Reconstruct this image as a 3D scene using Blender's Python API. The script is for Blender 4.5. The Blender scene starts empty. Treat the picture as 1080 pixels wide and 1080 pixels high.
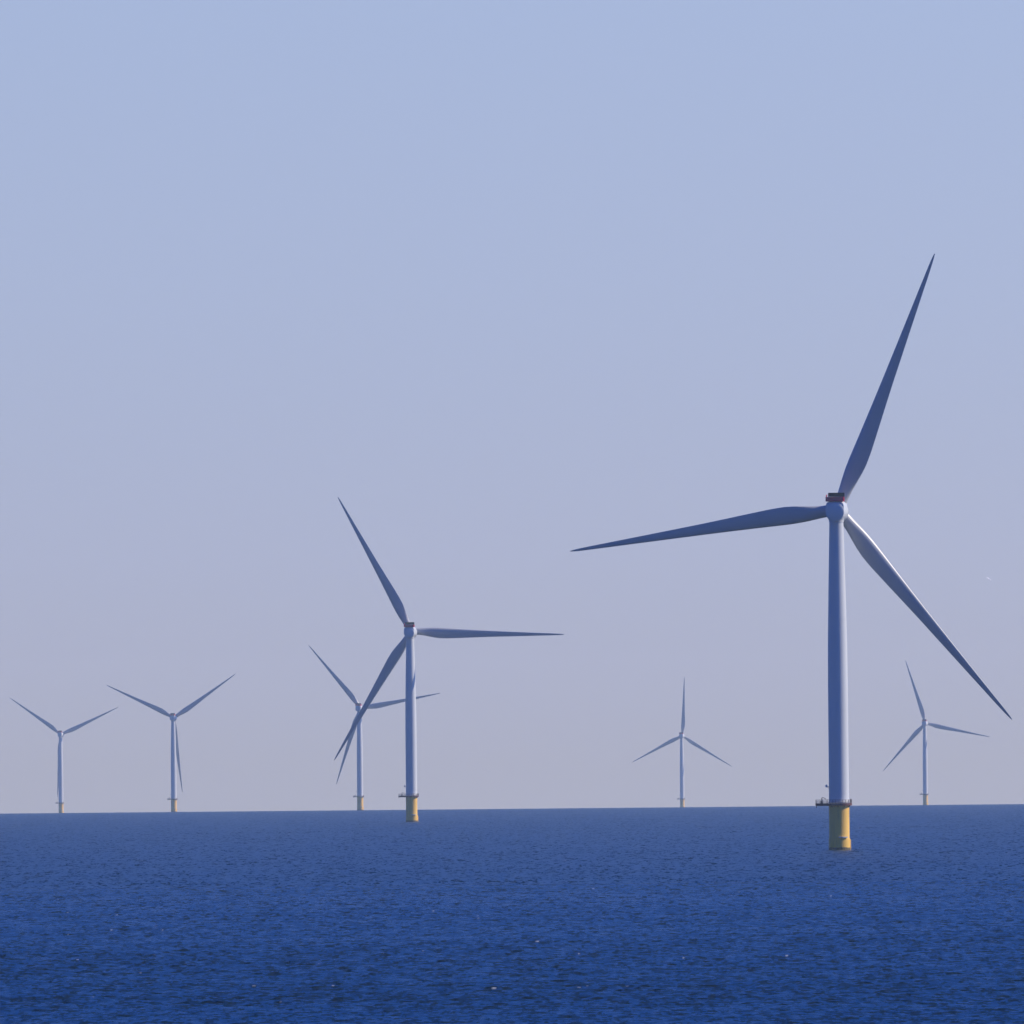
import bpy, bmesh, math, random
import numpy as np
from mathutils import Matrix, Vector

random.seed(4)
S = bpy.context.scene
COL = S.collection
PI = math.pi
R = math.radians

# ------------------------------------------------------------------ constants
RE = 7.4e6              # earth radius with standard refraction, metres
CAM_H = 25.71
F_PX = 18668.0          # focal length in pixels of the 1080 px frame
HUB_H = 103.17
DECK = 14.07
SUN_AZ = 80.0           # degrees clockwise from +Y
SUN_EL = 36.0
HAZE_D = 2.05e-5
SKY_LIFT = .16
SKY_TINT = [(0, (1.60, 1.08, .90)), (.011, (1.72, 1.22, 1.15)), (.027, (1.77, 1.33, 1.29)), (.045, (1.80, 1.41, 1.39)), (.08, (.18, .52, 1.35)), (.25, (.0, .42, 1.5))]

# ------------------------------------------------------------------ helpers
def link(o, parent=None):
    COL.objects.link(o)
    if parent: o.parent = parent
    return o

def from_bm(name, bm, mat, parent=None, smooth=None):
    bmesh.ops.recalc_face_normals(bm, faces=bm.faces)
    me = bpy.data.meshes.new(name)
    bm.to_mesh(me); bm.free()
    mats = mat if isinstance(mat, (list, tuple)) else [mat]
    for m in mats: me.materials.append(m)
    if smooth is not None:
        me.polygons.foreach_set('use_smooth', [True]*len(me.polygons))
        if smooth < 180:
            me.set_sharp_from_angle(angle=R(smooth))
    return link(bpy.data.objects.new(name, me), parent)

def loft(bm, rings, cap0=True, cap1=True, closed=True):
    vs = [[bm.verts.new(p) for p in ring] for ring in rings]
    n = len(rings[0])
    for a, b in zip(vs[:-1], vs[1:]):
        for i in range(n if closed else n-1):
            j = (i+1) % n
            bm.faces.new((a[i], a[j], b[j], b[i]))
    if cap0: bm.faces.new(vs[0][::-1])
    if cap1: bm.faces.new(vs[-1])
    return vs

def lathe(bm, prof, n=64, cx=0, cy=0, cap0=True, cap1=True):
    loft(bm, [[(cx+r*math.cos(2*PI*i/n), cy+r*math.sin(2*PI*i/n), z) for i in range(n)] for r, z in prof], cap0, cap1)

def box(bm, x0, x1, y0, y1, z0, z1):
    loft(bm, [[(x0,y0,z),(x1,y0,z),(x1,y1,z),(x0,y1,z)] for z in (z0, z1)])

def tube(bm, pts, r, n=8):
    pts = [Vector(p) for p in pts]
    rings = []
    for i, p in enumerate(pts):
        d = (pts[min(i+1, len(pts)-1)] - pts[max(i-1, 0)]).normalized()
        a = Vector((0,0,1)) if abs(d.z) < .9 else Vector((1,0,0))
        u = d.cross(a).normalized(); v = d.cross(u).normalized()
        rings.append([tuple(p + u*(r*math.cos(2*PI*k/n)) + v*(r*math.sin(2*PI*k/n))) for k in range(n)])
    loft(bm, rings)

# ------------------------------------------------------------------ materials
def new_mat(name):
    m = bpy.data.materials.new(name); m.use_nodes = True
    nt = m.node_tree; b = nt.nodes['Principled BSDF']
    return m, nt, b

def paint(name, col, rough=.45, var=.06, scale=.25, streak=False, dirt=None, metallic=0.0):
    m, nt, b = new_mat(name)
    N, L = nt.nodes, nt.links
    tc = N.new('ShaderNodeTexCoord')
    mp = N.new('ShaderNodeMapping')
    mp.inputs['Scale'].default_value = (1, 1, .12) if streak else (1, 1, 1)
    L.new(tc.outputs['Object'], mp.inputs['Vector'])
    no = N.new('ShaderNodeTexNoise'); no.inputs['Scale'].default_value = scale
    no.inputs['Detail'].default_value = 6
    L.new(mp.outputs[0], no.inputs['Vector'])
    rp = N.new('ShaderNodeValToRGB')
    rp.color_ramp.elements[0].position = .3; rp.color_ramp.elements[1].position = .7
    lo = tuple(c*(1-var) for c in col) if dirt is None else dirt
    rp.color_ramp.elements[0].color = (*lo, 1)
    rp.color_ramp.elements[1].color = (*col, 1)
    if dirt is not None:
        rp.color_ramp.elements[0].position = .22; rp.color_ramp.elements[1].position = .48
    L.new(no.outputs['Fac'], rp.inputs['Fac'])
    L.new(rp.outputs['Color'], b.inputs['Base Color'])
    b.inputs['Roughness'].default_value = rough
    b.inputs['Metallic'].default_value = metallic
    return m

M_TOWER = paint('light_grey_tower_paint', (.60, .63, .64), .42, .07, .35, streak=True)
M_BLADE = paint('light_grey_blade_gelcoat', (.43, .44, .45), .38, .06, .3)
M_NAC = paint('light_grey_nacelle_shell', (.60, .63, .64), .4, .05, .4)
M_YEL = paint('yellow_marine_paint', (.82, .50, .075), .5, .1, .9, streak=True, dirt=(.50, .27, .07))
M_GROWTH = paint('waterline_growth', (.16, .12, .05), .8, .5, 1.5)
M_RED = paint('red_deck_paint', (.70, .012, .09), .5, .15, 1.)
M_MAROON = paint('maroon_steel', (.10, .022, .02), .6, .2, 1.)
M_DARK = paint('dark_cooler_metal', (.012, .008, .018), .55, .2, 2.)
M_RAIL = paint('dark_railing_steel', (.12, .07, .07), .5, .2, 2.)
M_STEEL = paint('galvanised_steel', (.55, .56, .57), .4, .1, 2.)
M_GULL = paint('white_gull_feathers', (.9, .9, .9), .8, .04, 6.)

# ------------------------------------------------------------------ turbine prototype meshes
def mesh_tower():
    bm = bmesh.new()
    z0, z1 = DECK+.25, HUB_H-2.7
    prof = [(3.25, z0), (3.25, z0+.35), (3.07, z0+.36)]
    flanges = (.33, .66)
    ns = 40
    for i in range(ns+1):
        t = i/ns
        z = z0+.4+(z1-z0-.4)*t
        r = float(np.interp(HUB_H-z, [2.7, 23, 40, 52, 90], [2.13, 2.60, 2.93, 3.02, 3.06]))
        prof.append((r, z))
        for f in flanges:
            if abs(t-f) < .5/ns:
                prof += [(r+.035, z+.01), (r+.035, z+.16), (r, z+.17)]
    prof += [(2.2, z1+.01), (2.2, z1+.5)]
    lathe(bm, prof, 96)
    return bm

def mesh_transition():
    bm = bmesh.new()
    prof = [(3.26, -6), (3.26, .9), (3.26, 3.3), (3.22, 3.31), (3.12, 3.9), (3.12, DECK-.45), (3.3, DECK-.44), (3.3, DECK-.22)]
    lathe(bm, prof, 96)
    return bm

def mesh_band():
    bm = bmesh.new()
    n = 96
    rng = random.Random(3)
    top = [.75+.05*math.sin(5*2*PI*i/n+1)+.06*rng.random() for i in range(n)]
    rings = []
    for r, k in ((3.262, 0), (3.29, 1), (3.29, 2), (3.262, 3)):
        rings.append([(r*math.cos(2*PI*i/n), r*math.sin(2*PI*i/n), -3 if k < 2 else top[i]) for i in range(n)])
    loft(bm, rings, False, False)
    return bm

def deck_outline(off=0):
    """ring deck round the tower with a rectangular laydown area to the left (-X)"""
    pts = []
    r = 3.95-off
    a0 = math.asin(2.6/3.95)
    n = 40
    for i in range(n+1):
        a = -PI+a0 + (2*PI-2*a0)*i/n
        pts.append((r*math.cos(a), r*math.sin(a)))
    pts += [(-7.15+off, 2.6-off*.6), (-7.15+off, -2.6+off*.6)]
    return pts

def mesh_deck():
    bm = bmesh.new()
    o = deck_outline()
    o2 = deck_outline(.08)
    rings = [[(x, y, DECK-.2) for x, y in o2], [(x, y, DECK-.5) for x, y in o2], [(x, y, DECK-.5) for x, y in o], [(x, y, DECK+.2) for x, y in o],
             [(x, y, DECK+.2) for x, y in o2], [(x, y, DECK) for x, y in o2]]
    loft(bm, rings)
    # support beams and brackets under the deck
    for y in (-1.6, 1.6):
        box(bm, -6.9, -2.7, y-.14, y+.14, DECK-.62, DECK-.203)
    for k in range(10):
        a = 2*PI*k/10+.2
        if abs(abs(a-PI)) < .8: continue
        c, s = math.cos(a), math.sin(a)
        tube(bm, [(3.1*c, 3.1*s, DECK-1.0), (3.8*c, 3.8*s, DECK-.25)], .09, 6)
    tube(bm, [(-6.9, -1.6, DECK-.3), (-6.9, -1.6, DECK-1.25)], .12, 6)
    return bm

def mesh_rail():
    bm = bmesh.new()
    o = deck_outline(.1)
    n = len(o)
    # resample the outline evenly
    P = [Vector((x, y, 0)) for x, y in o]; P.append(P[0])
    seg = [(P[i+1]-P[i]).length for i in range(n)]
    tot = sum(seg); step = tot/30
    posts = []; d = 0; i = 0; acc = 0
    while len(posts) < 30:
        while acc+seg[i] < d: acc += seg[i]; i += 1
        posts.append(P[i].lerp(P[i+1], (d-acc)/seg[i])); d += step
    for p in posts:
        tube(bm, [(p.x, p.y, DECK), (p.x, p.y, DECK+1.25)], .065, 6)
    for z in (.42, .83, 1.25):
        pts = [(p.x, p.y, DECK+z) for p in P]
        for a, b in zip(pts[:-1], pts[1:]): tube(bm, [a, b], .055, 6)
    return bm

def mesh_davit():
    bm = bmesh.new()
    tube(bm, [(-5.2, 1.2, DECK), (-5.2, 1.2, DECK+1.9)], .14)
    tube(bm, [(-5.2, 1.2, DECK+1.8), (-4.9, .9, DECK+2.0), (-4.0, .1, DECK+1.5)], .09)
    box(bm, -5.6, -4.9, .8, 1.5, DECK+.01, DECK+.9)
    return bm

def mesh_cabinet():
    bm = bmesh.new()
    box(bm, 3.45, 3.8, -.9, -.1, DECK+.01, DECK+1.5)
    bmesh.ops.bevel(bm, geom=bm.edges[:], offset=.04, segments=1, affect='EDGES')
    return bm

def mesh_beacon():
    """navigation light on a bracket at the left side of the tower"""
    bm = bmesh.new()
    z = DECK+5.3
    tube(bm, [(-2.9, -.6, z), (-3.75, -.8, z-.15)], .09)
    tube(bm, [(-3.0, -.6, z-.6), (-3.6, -.76, z-.15)], .06)
    lathe(bm, [(.22, z-.25), (.34, z-.05), (.34, z+.35), (.15, z+.6)], 12, -3.8, -.8)
    return bm

def mesh_ledge():
    bm = bmesh.new()
    # short curved resting ledge hugging the front of the foundation
    n = 14; a0, a1 = R(-94), R(-44)
    rings = []
    for i in range(n+1):
        a = a0+(a1-a0)*i/n
        c, s = math.cos(a), math.sin(a)
        rings.append([(3.10*c, 3.10*s, 3.75), (3.62*c, 3.62*s, 3.75), (3.62*c, 3.62*s, 4.05), (3.10*c, 3.10*s, 4.05)])
    loft(bm, rings)
    return bm

def mesh_landing():
    """boat landing: two bumper tubes and a ladder on the right, slightly behind"""
    bm = bmesh.new()
    for s in (-.8, .8):
        tube(bm, [(2.6, 2.2+s, 3.6), (3.4, 2.2+s, 3.1), (3.4, 2.2+s, -3)], .14)
    for s in (-.28, .28):
        tube(bm, [(2.95, 2.2+s, DECK-.5), (2.95, 2.2+s, -2)], .045, 6)
    for k in range(36):
        z = -.5+k*.38
        tube(bm, [(2.95, 1.92, z), (2.95, 2.48, z)], .025, 5)
    return bm

def mesh_door():
    bm = bmesh.new()
    z0 = DECK+.55
    rings = []
    for r in (3.0, 3.14):
        ring = []
        a = R(150)
        for (u, z) in [(-.5, 0), (.5, 0), (.5, 1.9), (.3, 2.15), (-.3, 2.15), (-.5, 1.9)]:
            ring.append((r*math.cos(a)-u*math.sin(a), r*math.sin(a)+u*math.cos(a), z0+z))
        rings.append(ring)
    loft(bm, rings)
    return bm

# nacelle frame: origin on tower axis at hub height, +Y towards the rotor
def nac_ring(y, w, top, bot, n=48, sq=1.0):
    """rounded lower half, squarer upper half"""
    ring = []
    for i in range(n):
        a = 2*PI*i/n
        c, s = math.cos(a), math.sin(a)
        if s >= 0:
            e = 2/(2+3.2*sq)
            x = w*math.copysign(abs(c)**e, c)*(1-.03*s); z = top*abs(s)**e
        else:
            x = w*c; z = bot*s
        ring.append((x, y, z))
    return ring

def mesh_nacelle():
    bm = bmesh.new()
    rings = [nac_ring(-5.75, 2.5, 2.75, 2.6), nac_ring(-5.65, 2.74, 2.9, 2.83), nac_ring(-5.4, 2.84, 3.0, 2.93),
             nac_ring(-2.5, 2.9, 3.05, 2.95), nac_ring(0, 3.0, 3.1, 3.0, sq=.9), nac_ring(1.6, 3.2, 3.2, 3.1, sq=.7), nac_ring(2.6, 3.35, 3.3, 3.3, sq=.4)]
    loft(bm, rings)
    return bm

def mesh_end_cover():
    bm = bmesh.new()
    n = 48
    rings = []
    for r, y in ((2.8, -5.74), (2.8, -5.95), (2.66, -6.05), (1.2, -6.2), (.3, -6.24)):
        rings.append([(r*math.cos(2*PI*i/n), y, -.15+r*math.sin(2*PI*i/n)) for i in range(n)])
    loft(bm, rings)
    return bm

def ring_y(bm, prof, n=64):
    loft(bm, [[(r*math.cos(2*PI*i/n), y, r*math.sin(2*PI*i/n)) for i in range(n)] for r, y in prof])

def mesh_generator():
    bm = bmesh.new()
    ring_y(bm, [(3.3, 2.55), (3.42, 2.65), (3.44, 3.6), (3.44, 3.9), (3.5, 3.91), (3.5, 4.25), (3.44, 4.26), (3.42, 5.2), (3.3, 5.4), (2.4, 5.55)])
    return bm

def mesh_yaw():
    bm = bmesh.new()
    lathe(bm, [(2.28, -3.2), (2.28, -2.6), (2.5, -2.2)], 64)
    return bm

def mesh_helideck():
    """floor and solid fence panels of the hoist deck"""
    bm = bmesh.new()
    x0, x1, y0, y1, z = -2.75, 2.6, -6.2, -1.2, 3.12
    box(bm, x0, x1, y0, y1, z-.1, z+.05)
    t = .07; h = 1.25
    box(bm, x0, x1, y0, y0+t, z+.053, z+h)
    box(bm, x0, x1, y1-t, y1, z+.053, z+h)
    box(bm, x0, x0+t, y0+t+.003, y1-t-.003, z+.053, z+h)
    box(bm, x1-t, x1, y0+t+.003, y1-t-.003, z+.053, z+h)
    # battens on the panels
    for i in range(8):
        x = x0+.35+i*(x1-x0-.7)/7
        box(bm, x-.05, x+.05, y0-.07, y0-.002, z-.05, z+h+.05)
    for i in range(6):
        y = y0+.35+i*(y1-y0-.7)/5
        for xx in (x0-.07, x1+.002):
            box(bm, xx, xx+.068, y-.05, y+.05, z-.05, z+h+.05)
    return bm

def mesh_cooler():
    """dark finned radiator panel standing over the rear of the deck"""
    bm = bmesh.new()
    x0, x1, y, z0, z1 = -2.0, 2.95, -5.9, 4.42, 5.65
    box(bm, x0, x1, y, y+.35, z0, z0+.12); box(bm, x0, x1, y, y+.35, z1-.1, z1)
    box(bm, x0+.05, x1-.05, y+.16, y+.24, z0+.123, z1-.103)
    k = 26
    for i in range(k+1):
        x = x0+(x1-x0-.06)*i/k
        w = .12 if i % 13 == 0 else .045
        box(bm, x, x+w, y+.01, y+.155, z0+.123, z1-.103)
    return bm

def mesh_guard():
    bm = bmesh.new()
    x0, x1, y0, y1, z = -2.7, 2.5, -5.0, -1.25, 4.37
    corners = [(x0, y0), (x0, y1), (x1, y1), (x1, y0)]
    for zz in (.35, .7):
        for a, b in zip(corners[:-1], corners[1:]):
            tube(bm, [(*a, z+zz), (*b, z+zz)], .035, 6)
    for i in range(5):
        y = y0+(y1-y0)*i/4
        for x in (x0, x1): tube(bm, [(x, y, z-.3), (x, y, z+.72)], .04, 6)
    return bm

def mesh_mast():
    bm = bmesh.new()
    lathe(bm, [(.06, 3.3), (.06, 4.5), (.1, 4.55), (.16, 4.65), (.05, 4.8)], 10, 1.6, -.6)
    return bm

OVER = 7.2      # rotor centre ahead of the tower axis
def mesh_hub():
    """origin in the rotor centre, +Y upwind"""
    bm = bmesh.new()
    ring_y(bm, [(2.2, -1.95), (2.45, -1.5), (2.55, -.6), (2.5, .5), (2.25, 1.4), (1.75, 2.2), (1.0, 2.8), (.25, 3.0)], 48)
    for k in range(3):
        a = 2*PI*k/3
        ax = Vector((math.sin(a), 0, math.cos(a))); sx = Vector((math.cos(a), 0, -math.sin(a))); yy = Vector((0, 1, 0))
        rings = []
        for r, z in ((2.0, .6), (2.02, 2.3), (2.1, 2.32), (2.1, 2.62), (1.9, 2.64)):
            rings.append([tuple(ax*z + (sx*math.cos(2*PI*i/40)+yy*math.sin(2*PI*i/40))*r) for i in range(40)])
        loft(bm, rings)
    return bm

BL = 83.5
def interp(x, xs, ys): return float(np.interp(x, xs, ys))
def mesh_blade():
    bm = bmesh.new()
    rs = [2.5, 3.2, 4.2, 5.5, 7, 8.5, 10, 11.5, 13, 14.5, 16, 18, 20, 23, 26, 30, 34, 38, 42, 46, 50, 54, 58, 62, 66, 70, 73.5, 76.5, 79, 80.8, 82, 82.8, 83.3, 83.5]
    n = 40
    rings = []
    X = [2.5, 4.2, 7, 10, 13, 16, 20, 26, 34, 42, 54, 66, 76, 80.5, 82.5, 83.5]
    chord = [3.65, 3.65, 4.15, 4.9, 5.5, 5.75, 5.55, 4.95, 4.15, 3.45, 2.6, 1.8, 1.15, .8, .5, .18]
    thick = [1, 1, .84, .66, .52, .44, .37, .31, .27, .25, .22, .2, .18, .18, .18, .18]
    twist = [14, 14, 14, 13.5, 12.5, 11.5, 10, 7.5, 5, 3.2, 1.5, .3, -.5, -.6, -.6, -.6]
    LE = [.5, .5, .485, .455, .425, .40, .385, .38, .38, .385, .39, .41, .45, .5, .55, .6]
    blend = [0, 0, .25, .55, .8, .95, 1, 1, 1, 1, 1, 1, 1, 1, 1, 1]
    for r in rs:
        c = interp(r, X, chord); t = interp(r, X, thick); tw = R(interp(r, X, twist)+1.5)
        le = interp(r, X, LE); b = interp(r, X, blend)
        b = b*b*(3-2*b)
        pb = 3.6*(r/BL)**2 - .0*r
        ring = []
        for i in range(n):
            a = 2*PI*i/n
            u = .5-.5*math.cos(a)                # 0 leading edge .. 1 trailing edge
            # circle / ellipse
            ye = .5*t*math.sin(a)
            yt = 5*t*(.2969*math.sqrt(max(u, 0))-.126*u-.3516*u*u+.2843*u**3-.1015*u**4)
            cam = .10*(1-t)*u*(1-u)
            ya = (yt if a < PI else -yt) + cam
            y = ye*(1-b)+ya*b                    # + = suction side
            # leading edge towards -X, suction side towards -Y
            lx = -(le-u)*c
            ly = -y*c
            X_ = lx*math.cos(tw)+ly*math.sin(tw)
            Y_ = -lx*math.sin(tw)+ly*math.cos(tw)
            ring.append((X_, Y_+pb, r))
        rings.append(ring)
    loft(bm, rings)
    return bm

# ------------------------------------------------------------------ one turbine, then copies
def rotor_frames(psi, phase):
    """rotation matrices for nacelle and rotor"""
    tilt = R(6)
    ax = Vector((math.sin(psi)*math.cos(tilt), math.cos(psi)*math.cos(tilt), math.sin(tilt)))
    side = Vector((math.cos(psi), -math.sin(psi), 0)); up = side.cross(ax)
    nac = Matrix.Translation((0, 0, HUB_H)) @ Matrix.Rotation(-psi, 4, 'Z')
    hubpos = Vector((0, 0, HUB_H)) + ax*OVER
    def rot(a):
        x = side*math.cos(a)-up*math.sin(a); z = side*math.sin(a)+up*math.cos(a)
        m = Matrix((( x.x, ax.x, z.x, hubpos.x), (x.y, ax.y, z.y, hubpos.y), (x.z, ax.z, z.z, hubpos.z), (0, 0, 0, 1)))
        return m
    return nac, rot

def pose(root, psi, phase):
    nac, rot = rotor_frames(psi, phase)
    k = 0
    for ch in root.children:
        base = ch.name.split('.')[0]
        if base in ('nacelle', 'generator', 'yaw_ring'):
            ch.matrix_local = nac
        elif base == 'hub':
            ch.matrix_local = rot(phase)
        elif base == 'blade':
            ch.matrix_local = rot(phase+2*PI*k/3); k += 1

def make_turbine():
    root = bpy.data.objects.new('wind_turbine', None); COL.objects.link(root)
    root.empty_display_size = 5
    f = from_bm('foundation', mesh_transition(), M_YEL, root, 35)
    from_bm('waterline_band', mesh_band(), M_GROWTH, f, 35)
    from_bm('ledge', mesh_ledge(), M_STEEL, f)
    from_bm('boat_landing', mesh_landing(), M_YEL, f, 60)
    p = from_bm('platform', mesh_deck(), M_MAROON, root)
    from_bm('railing', mesh_rail(), M_RAIL, p)
    from_bm('davit_crane', mesh_davit(), M_RAIL, p, 40)
    from_bm('cabinet', mesh_cabinet(), M_DARK, p)
    t = from_bm('tower', mesh_tower(), M_TOWER, root, 35)
    from_bm('door', mesh_door(), M_STEEL, t)
    from_bm('navigation_light', mesh_beacon(), M_STEEL, t, 50)
    from_bm('yaw_ring', mesh_yaw(), M_NAC, root, 40)
    nc = from_bm('nacelle', mesh_nacelle(), M_NAC, root, 40)
    from_bm('end_cover', mesh_end_cover(), M_NAC, nc, 40)
    from_bm('hoist_deck', mesh_helideck(), M_RED, nc)
    from_bm('radiator', mesh_cooler(), M_DARK, nc)
    from_bm('guard_rail', mesh_guard(), M_RED, nc)
    from_bm('wind_sensor', mesh_mast(), M_STEEL, nc, 50)
    from_bm('generator', mesh_generator(), M_NAC, root, 30)
    from_bm('hub', mesh_hub(), M_NAC, root, 40)
    b = from_bm('blade', mesh_blade(), M_BLADE, root, 50)
    for _ in range(2):
        link(b.copy(), root)
    return root

def copy_tree(o, parent=None):
    c = o.copy(); COL.objects.link(c); c.parent = parent
    for ch in o.children: copy_tree(ch, c)
    return c

# distance (m), lateral px at the horizon, blade phase, yaw, label
TURB = [
    (5396, 344.9, 21.55, 5.2, 'largest and nearest wind turbine, pale tower on a thick yellow base, red deck on top'),
    (9650, -105.8, -28.0, 5.5, 'second largest wind turbine, left of centre, with one blade pointing level to the right'),
    (19465, -356.5, -64.3, 8.8, 'small hazy wind turbine second from left, its lower blade hanging just right of its tower'),
    (23144, -475.5, -54.5, 8.4, 'leftmost small hazy wind turbine, its lower blade hanging almost in line with its tower'),
    (17951, -160.0, -39.6, 12.3, 'smaller wind turbine partly hidden behind the blade and tower of the second largest turbine'),
    (25142, 179.6, 3.0, 9.6, 'faintest small wind turbine right of centre, with one blade pointing straight up'),
    (22328, 436.1, -17.0, 10.2, 'small hazy wind turbine right of the largest tower, one blade leaning up left'),
]
proto = make_turbine()
allt = []
for i, (D, X0, ph, psi, label) in enumerate(TURB):
    o = proto if i == 0 else copy_tree(proto)
    allt.append(o)
for o, (D, X0, ph, psi, label) in zip(allt, TURB):
    X = X0/F_PX*D
    o.location = (X, D, -(D*D+X*X)/2/RE)
    o['label'] = label; o['category'] = 'wind turbine'; o['group'] = 'offshore wind turbines standing in the sea'
    pose(o, R(psi), R(ph))

# ------------------------------------------------------------------ gull in the distance
def make_gull():
    bm = bmesh.new()
    # body lofted along X, wings grown from its sides, one closed surface per loft joined in one mesh
    pts = [(-.30, .015, .05), (-.2, .05, .03), (-.08, .085, .0), (.06, .085, .0), (.16, .055, .02), (.21, .05, .035), (.25, .045, .04), (.28, .015, .035), (.33, .006, .028)]
    loft(bm, [[(x, r*math.cos(2*PI*i/12), z+r*.9*math.sin(2*PI*i/12)) for i in range(12)] for x, r, z in pts])
    for s in (-1, 1):
        rings = []
        for y, x0, x1, z in ((.04, -.08, .12, .03), (.25, -.05, .15, .13), (.42, -.09, .11, .15), (.62, -.20, -.08, .09), (.7, -.26, -.22, .06)):
            rings.append([(x0, s*y, z), ((x0+x1)/2, s*y, z+.012), (x1, s*y, z), ((x0+x1)/2, s*y, z-.012)])
        loft(bm, rings)
    o = from_bm('gull', bm, M_GULL, None, 60)
    o['label'] = 'tiny white gull flying in the open sky right of the nearest turbine'
    o['category'] = 'bird'
    return o
g = make_gull()
gd = 3800.0
g.scale = (1, 1, 1)
# ------------------------------------------------------------------ sea
def make_sea():
    rng = np.random.default_rng(7)
    # radial stations
    r = [0.5, 200, 500, 900, 1200, 1350, 1480]
    x = 1580.0
    while x < 21500:
        r.append(x); x += 0.95*(x/2000.0)**2
    r += list(np.linspace(x, 28000, 60))
    r = np.array(r)
    # angular stations (azimuth from +Y)
    half = .036
    core = np.linspace(-half, half, 1040)
    mid = half + (np.linspace(0, 1, 90)**1.8)[1:]*(.16-half)
    outer = np.linspace(.16, 2*PI-.16, 60)[1:-1]
    th = np.concatenate([-mid[::-1], core, mid, outer])
    nth, nr = len(th), len(r)
    Rg, Tg = np.meshgrid(r, th, indexing='ij')
    X = (Rg*np.sin(Tg)).astype(np.float64); Y = (Rg*np.cos(Tg)).astype(np.float64)
    Hh = np.zeros_like(X, dtype=np.float32); SX = np.zeros_like(Hh); SY = np.zeros_like(Hh)
    # amplitude window: full in the fan, zero outside
    amp = np.clip((.155-np.abs(((Tg+PI) % (2*PI))-PI))/.03, 0, 1)*np.clip((Rg-1450)/100, 0, 1)
    # sum of waves; the wind blows towards the viewer
    ncomp = 96
    lam = np.exp(np.linspace(math.log(.6), math.log(18), ncomp))*rng.uniform(.95, 1.05, ncomp)
    ang = rng.normal(0, R(32), ncomp) + R(8)
    kk = 2*PI/lam
    a = .0062*lam**.9*np.where(lam > 3, (3/lam)**1.1, 1)
    phs = rng.uniform(0, 2*PI, ncomp)
    Xf = X; Yf = Y
    # slow gusty modulation of wave height
    mod = np.ones_like(Hh)
    mk = []
    for _ in range(10):
        l = rng.uniform(45, 600); an = rng.uniform(0, 2*PI)
        m = np.sin(2*PI/l*(X*np.cos(an)+Y*np.sin(an))+rng.uniform(0, 6.28)).astype(np.float32)
        mod += .08*m
    mod = np.clip(mod, .35, 1.8)
    for c in range(ncomp):
        kx, ky = kk[c]*math.sin(ang[c]), kk[c]*math.cos(ang[c])
        p = np.mod(kx*Xf+ky*Yf+phs[c], 2*PI).astype(np.float32)
        s, co = np.sin(p), np.cos(p)
        Hh += a[c]*s
        SX += a[c]*kx*co; SY += a[c]*ky*co
    Hh *= mod; SX *= mod; SY *= mod
    # sparse breaking crests: foam, plus tiny glints painted in as pale colour
    sd = Hh[10:400].std()
    crest = np.clip((Hh/sd-2.1)/.6, 0, 1)*.55
    gate = np.zeros_like(Hh)
    for _ in range(8):
        l = rng.uniform(1.0, 3); an = rng.uniform(0, 2*PI)
        gate += np.sin(2*PI/l*(X*np.cos(an)+Y*np.sin(an))+rng.uniform(0, 6.28)).astype(np.float32)
    crest *= np.clip((gate-4.6)/.8, 0, 1)
    A = amp.astype(np.float32)
    # waves too small to resolve far out: their slopes go into the roughness instead
    lod = np.minimum(1, (3000.0/np.maximum(Rg, 1))**.75).astype(np.float32)
    Hh *= A*lod**.35; SX *= A*lod; SY *= A*lod; crest *= A
    Z = Hh-(Rg**2)/2/RE
    co = np.stack([X, Y, Z], -1).astype(np.float32).reshape(-1, 3)
    me = bpy.data.meshes.new('sea')
    nv = nr*nth
    I = np.arange(nv, dtype=np.int32).reshape(nr, nth)
    J = np.roll(I, -1, axis=1)
    quads = np.stack([I[:-1], I[1:], J[1:], J[:-1]], -1).reshape(-1, 4)
    # angular order is clockwise seen from above: keep normals up
    me.vertices.add(nv); me.vertices.foreach_set('co', co.ravel())
    nf = len(quads)
    me.loops.add(nf*4); me.loops.foreach_set('vertex_index', quads.ravel())
    me.polygons.add(nf); me.polygons.foreach_set('loop_start', np.arange(0, nf*4, 4, dtype=np.int32))
    me.polygons.foreach_set('use_smooth', np.ones(nf, dtype=bool))
    me.update()
    at = me.attributes.new('slope', 'FLOAT_VECTOR', 'POINT')
    sl = np.stack([SX, SY, crest], -1).astype(np.float32).reshape(-1, 3)
    at.data.foreach_set('vector', sl.ravel())
    ar = me.attributes.new('lod', 'FLOAT', 'POINT')
    ar.data.foreach_set('value', lod.ravel())
    if me.polygons[nf//2].normal.z < 0: me.flip_normals()
    o = link(bpy.data.objects.new('sea', me)); o['kind'] = 'structure'
    print('sea verts', nv, 'sd', sd, 'slope', SY[10:400].std())
    return o

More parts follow.
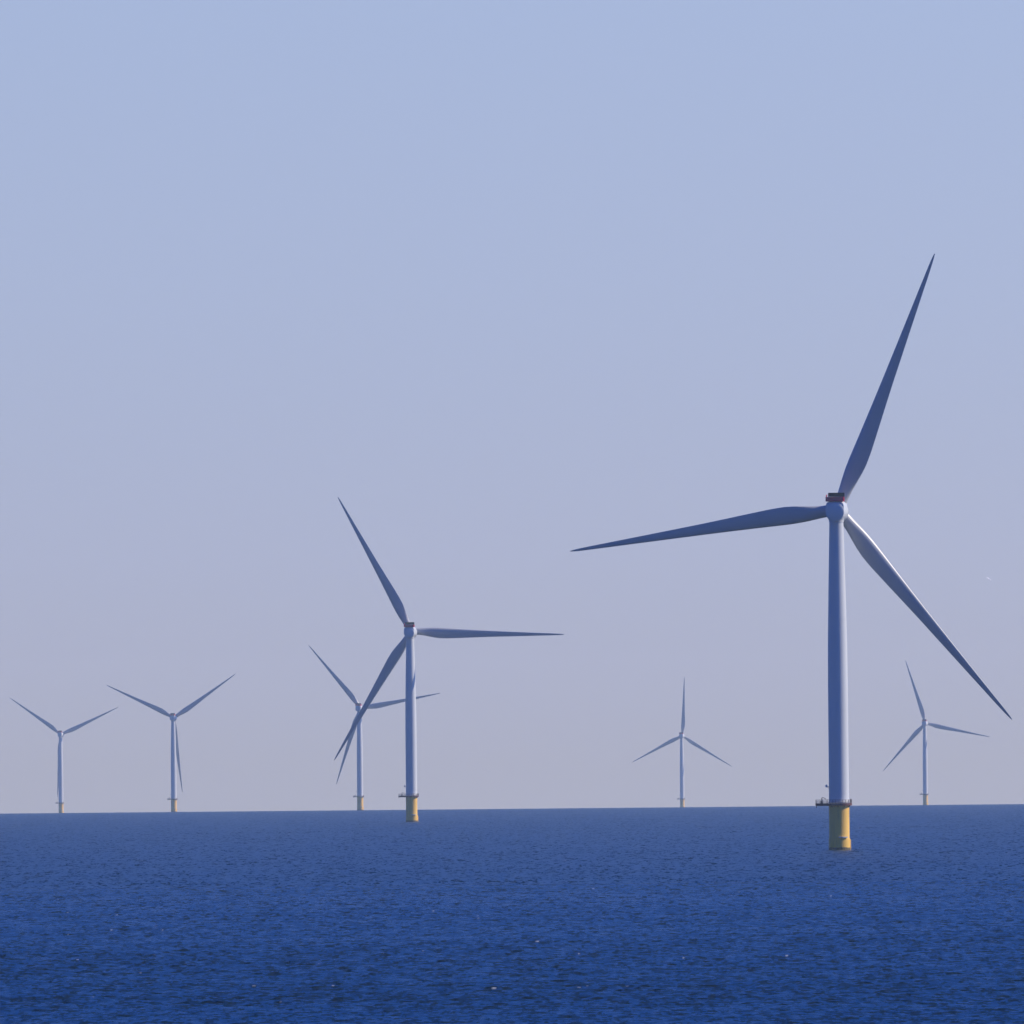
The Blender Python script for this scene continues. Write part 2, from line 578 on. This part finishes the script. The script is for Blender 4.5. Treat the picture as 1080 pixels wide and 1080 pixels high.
def sea_mat():
    m, nt, b = new_mat('sea_water')
    N, L = nt.nodes, nt.links
    at = N.new('ShaderNodeAttribute'); at.attribute_name = 'slope'
    sp = N.new('ShaderNodeSeparateXYZ'); L.new(at.outputs['Vector'], sp.inputs[0])
    geo = N.new('ShaderNodeNewGeometry')
    # normal from the wave slopes
    def mul(s, k):
        n = N.new('ShaderNodeMath'); n.operation = 'MULTIPLY'; L.new(s, n.inputs[0]); n.inputs[1].default_value = k; return n.outputs[0]
    # ripples smaller than the mesh
    def noise(scale, vec):
        mp = N.new('ShaderNodeMapping'); mp.inputs['Scale'].default_value = vec; L.new(geo.outputs['Position'], mp.inputs['Vector'])
        no = N.new('ShaderNodeTexNoise'); no.inputs['Scale'].default_value = scale; no.inputs['Detail'].default_value = 3
        L.new(mp.outputs[0], no.inputs['Vector']); return no
    r1 = noise(1.0, (2.4, .25, 0)); r2 = noise(1.0, (.9, .05, 0))
    av = N.new('ShaderNodeVectorMath'); av.operation = 'ADD'; L.new(r1.outputs['Color'], av.inputs[0]); L.new(r2.outputs['Color'], av.inputs[1])
    ad = N.new('ShaderNodeVectorMath'); ad.operation = 'SUBTRACT'; L.new(av.outputs[0], ad.inputs[0]); ad.inputs[1].default_value = (.5, .5, .5)
    sr = N.new('ShaderNodeSeparateXYZ'); L.new(ad.outputs[0], sr.inputs[0])
    def comb(slope, ripple, k):
        s = N.new('ShaderNodeMath'); s.operation = 'SUBTRACT'; L.new(ripple, s.inputs[0]); s.inputs[1].default_value = .5
        t = N.new('ShaderNodeMath'); t.operation = 'MULTIPLY_ADD'; L.new(s.outputs[0], t.inputs[0]); t.inputs[1].default_value = k
        L.new(mul(slope, -SLOPE_K), t.inputs[2]); return t.outputs[0]
    cx = comb(sp.outputs['X'], sr.outputs['X'], .5)
    cy = comb(sp.outputs['Y'], sr.outputs['Y'], RIP_K)
    cb = N.new('ShaderNodeCombineXYZ'); L.new(cx, cb.inputs['X']); L.new(cy, cb.inputs['Y']); cb.inputs['Z'].default_value = 1
    nn = N.new('ShaderNodeVectorMath'); nn.operation = 'NORMALIZE'; L.new(cb.outputs[0], nn.inputs[0])
    L.new(nn.outputs[0], b.inputs['Normal'])
    mix = N.new('ShaderNodeMix'); mix.data_type = 'RGBA'
    mix.inputs[6].default_value = (*SEA_COL, 1)
    mix.inputs[7].default_value = (.8, .82, .84, 1)  # pale tone of the foam and painted glints on the crests
    L.new(sp.outputs['Z'], mix.inputs[0])
    L.new(mix.outputs[2], b.inputs['Base Color'])
    al = N.new('ShaderNodeAttribute'); al.attribute_name = 'lod'
    mr = N.new('ShaderNodeMapRange'); mr.inputs['From Min'].default_value = .25; mr.inputs['From Max'].default_value = 1
    mr.inputs['To Min'].default_value = .32; mr.inputs['To Max'].default_value = SEA_ROUGH
    L.new(al.outputs['Fac'], mr.inputs['Value']); L.new(mr.outputs[0], b.inputs['Roughness'])
    b.inputs['IOR'].default_value = 1.333
    return m

SLOPE_K = 1.75; RIP_K = 1.35
SEA_COL = (.003, .016, .030)
SEA_ROUGH = .26
sea = make_sea()
sea.data.materials.append(sea_mat())

# ------------------------------------------------------------------ haze
def make_haze():
    bm = bmesh.new()
    w = 28600
    box(bm, -w, w, -w, w, -56.0, 195.0)
    m = bpy.data.materials.new('haze_air'); m.use_nodes = True
    nt = m.node_tree; nt.nodes.clear()
    out = nt.nodes.new('ShaderNodeOutputMaterial')
    v = nt.nodes.new('ShaderNodeVolumePrincipled')
    v.inputs['Color'].default_value = (.64, .84, .98, 1)
    v.inputs['Absorption Color'].default_value = (1, 1, 1, 1)
    v.inputs['Density'].default_value = HAZE_D
    v.inputs['Anisotropy'].default_value = 0.2
    nt.links.new(v.outputs[0], out.inputs['Volume'])
    o = from_bm('haze', bm, m); o['kind'] = 'stuff'
make_haze()

# ------------------------------------------------------------------ light
w = bpy.data.worlds.new('World'); S.world = w; w.use_nodes = True
nt = w.node_tree
bg = nt.nodes['Background']
sky = nt.nodes.new('ShaderNodeTexSky'); sky.sky_type = 'NISHITA'; sky.sun_disc = False
sky.sun_elevation = R(SUN_EL); sky.sun_rotation = R(SUN_AZ)
sky.altitude = 20; sky.air_density = 1.0; sky.dust_density = .6; sky.ozone_density = 3.0
# the sky near the horizon is sampled a little higher up, where it is bluer; the upper sky is a deep clear blue
tc = nt.nodes.new('ShaderNodeTexCoord')
sx = nt.nodes.new('ShaderNodeSeparateXYZ'); nt.links.new(tc.outputs['Generated'], sx.inputs[0])
zm = nt.nodes.new('ShaderNodeMath'); zm.operation = 'MAXIMUM'; zm.inputs[1].default_value = 0; nt.links.new(sx.outputs['Z'], zm.inputs[0])
za = nt.nodes.new('ShaderNodeMath'); za.operation = 'MULTIPLY_ADD'; za.inputs[1].default_value = 1.0; za.inputs[2].default_value = SKY_LIFT
nt.links.new(zm.outputs[0], za.inputs[0])
cx = nt.nodes.new('ShaderNodeCombineXYZ')
nt.links.new(sx.outputs['X'], cx.inputs['X']); nt.links.new(sx.outputs['Y'], cx.inputs['Y']); nt.links.new(za.outputs[0], cx.inputs['Z'])
nv = nt.nodes.new('ShaderNodeVectorMath'); nv.operation = 'NORMALIZE'; nt.links.new(cx.outputs[0], nv.inputs[0])
nt.links.new(nv.outputs[0], sky.inputs['Vector'])
rp = nt.nodes.new('ShaderNodeValToRGB'); nt.links.new(zm.outputs[0], rp.inputs['Fac'])
els = rp.color_ramp.elements
for i, (p, c) in enumerate(SKY_TINT):
    e = els[i] if i < 2 else els.new(p)
    e.position = p; e.color = (*c, 1)
tint = nt.nodes.new('ShaderNodeMix'); tint.data_type = 'RGBA'; tint.blend_type = 'MULTIPLY'
tint.inputs[0].default_value = 1
nt.links.new(sky.outputs[0], tint.inputs[6]); nt.links.new(rp.outputs['Color'], tint.inputs[7])
nt.links.new(tint.outputs[2], bg.inputs['Color'])
bg.inputs['Strength'].default_value = .1

sl = bpy.data.lights.new('sun', 'SUN'); sl.energy = 5.0; sl.angle = R(.55); sl.color = (1, .91, .76)
so = link(bpy.data.objects.new('sun', sl))
d = Vector((math.sin(R(SUN_AZ))*math.cos(R(SUN_EL)), math.cos(R(SUN_AZ))*math.cos(R(SUN_EL)), math.sin(R(SUN_EL))))
so.rotation_euler = d.to_track_quat('Z', 'Y').to_euler()
so.location = d*300 + Vector((0, 0, 0))

# ------------------------------------------------------------------ camera
cam = bpy.data.cameras.new('camera'); co = link(bpy.data.objects.new('camera', cam))
cam.sensor_width = 36; cam.lens = F_PX/1080*36
cam.clip_start = 1; cam.clip_end = 120000
hz = 49.21; th = math.atan(.0093)
cu = 313.1*math.sin(th); cv = 313.1*math.cos(th)-hz
f = Vector((cu/F_PX, 1, cv/F_PX)).normalized()
r_ = f.cross(Vector((0, 0, 1))).normalized(); u_ = r_.cross(f)
r2 = r_*math.cos(th)-u_*math.sin(th); u2 = u_*math.cos(th)+r_*math.sin(th)
co.matrix_world = Matrix(((r2.x, u2.x, -f.x, 0), (r2.y, u2.y, -f.y, 0), (r2.z, u2.z, -f.z, CAM_H), (0, 0, 0, 1)))
S.camera = co
# the gull hangs in the air beyond the nearest turbine, over open water
g.location = (102.8, gd, 64.1)
g.rotation_euler = (Matrix.Rotation(R(14), 3, 'Y') @ Matrix.Rotation(R(45), 3, 'X') @ Matrix.Rotation(R(65), 3, 'Z')).to_euler()

S.view_settings.view_transform = 'Standard'; S.view_settings.look = 'None'
S.view_settings.gamma = 1; S.view_settings.exposure = 0
S.cycles.max_bounces = 6; S.cycles.volume_bounces = 2
S.cycles.use_denoising = True
S.cycles.pixel_filter_type = 'BLACKMAN_HARRIS'
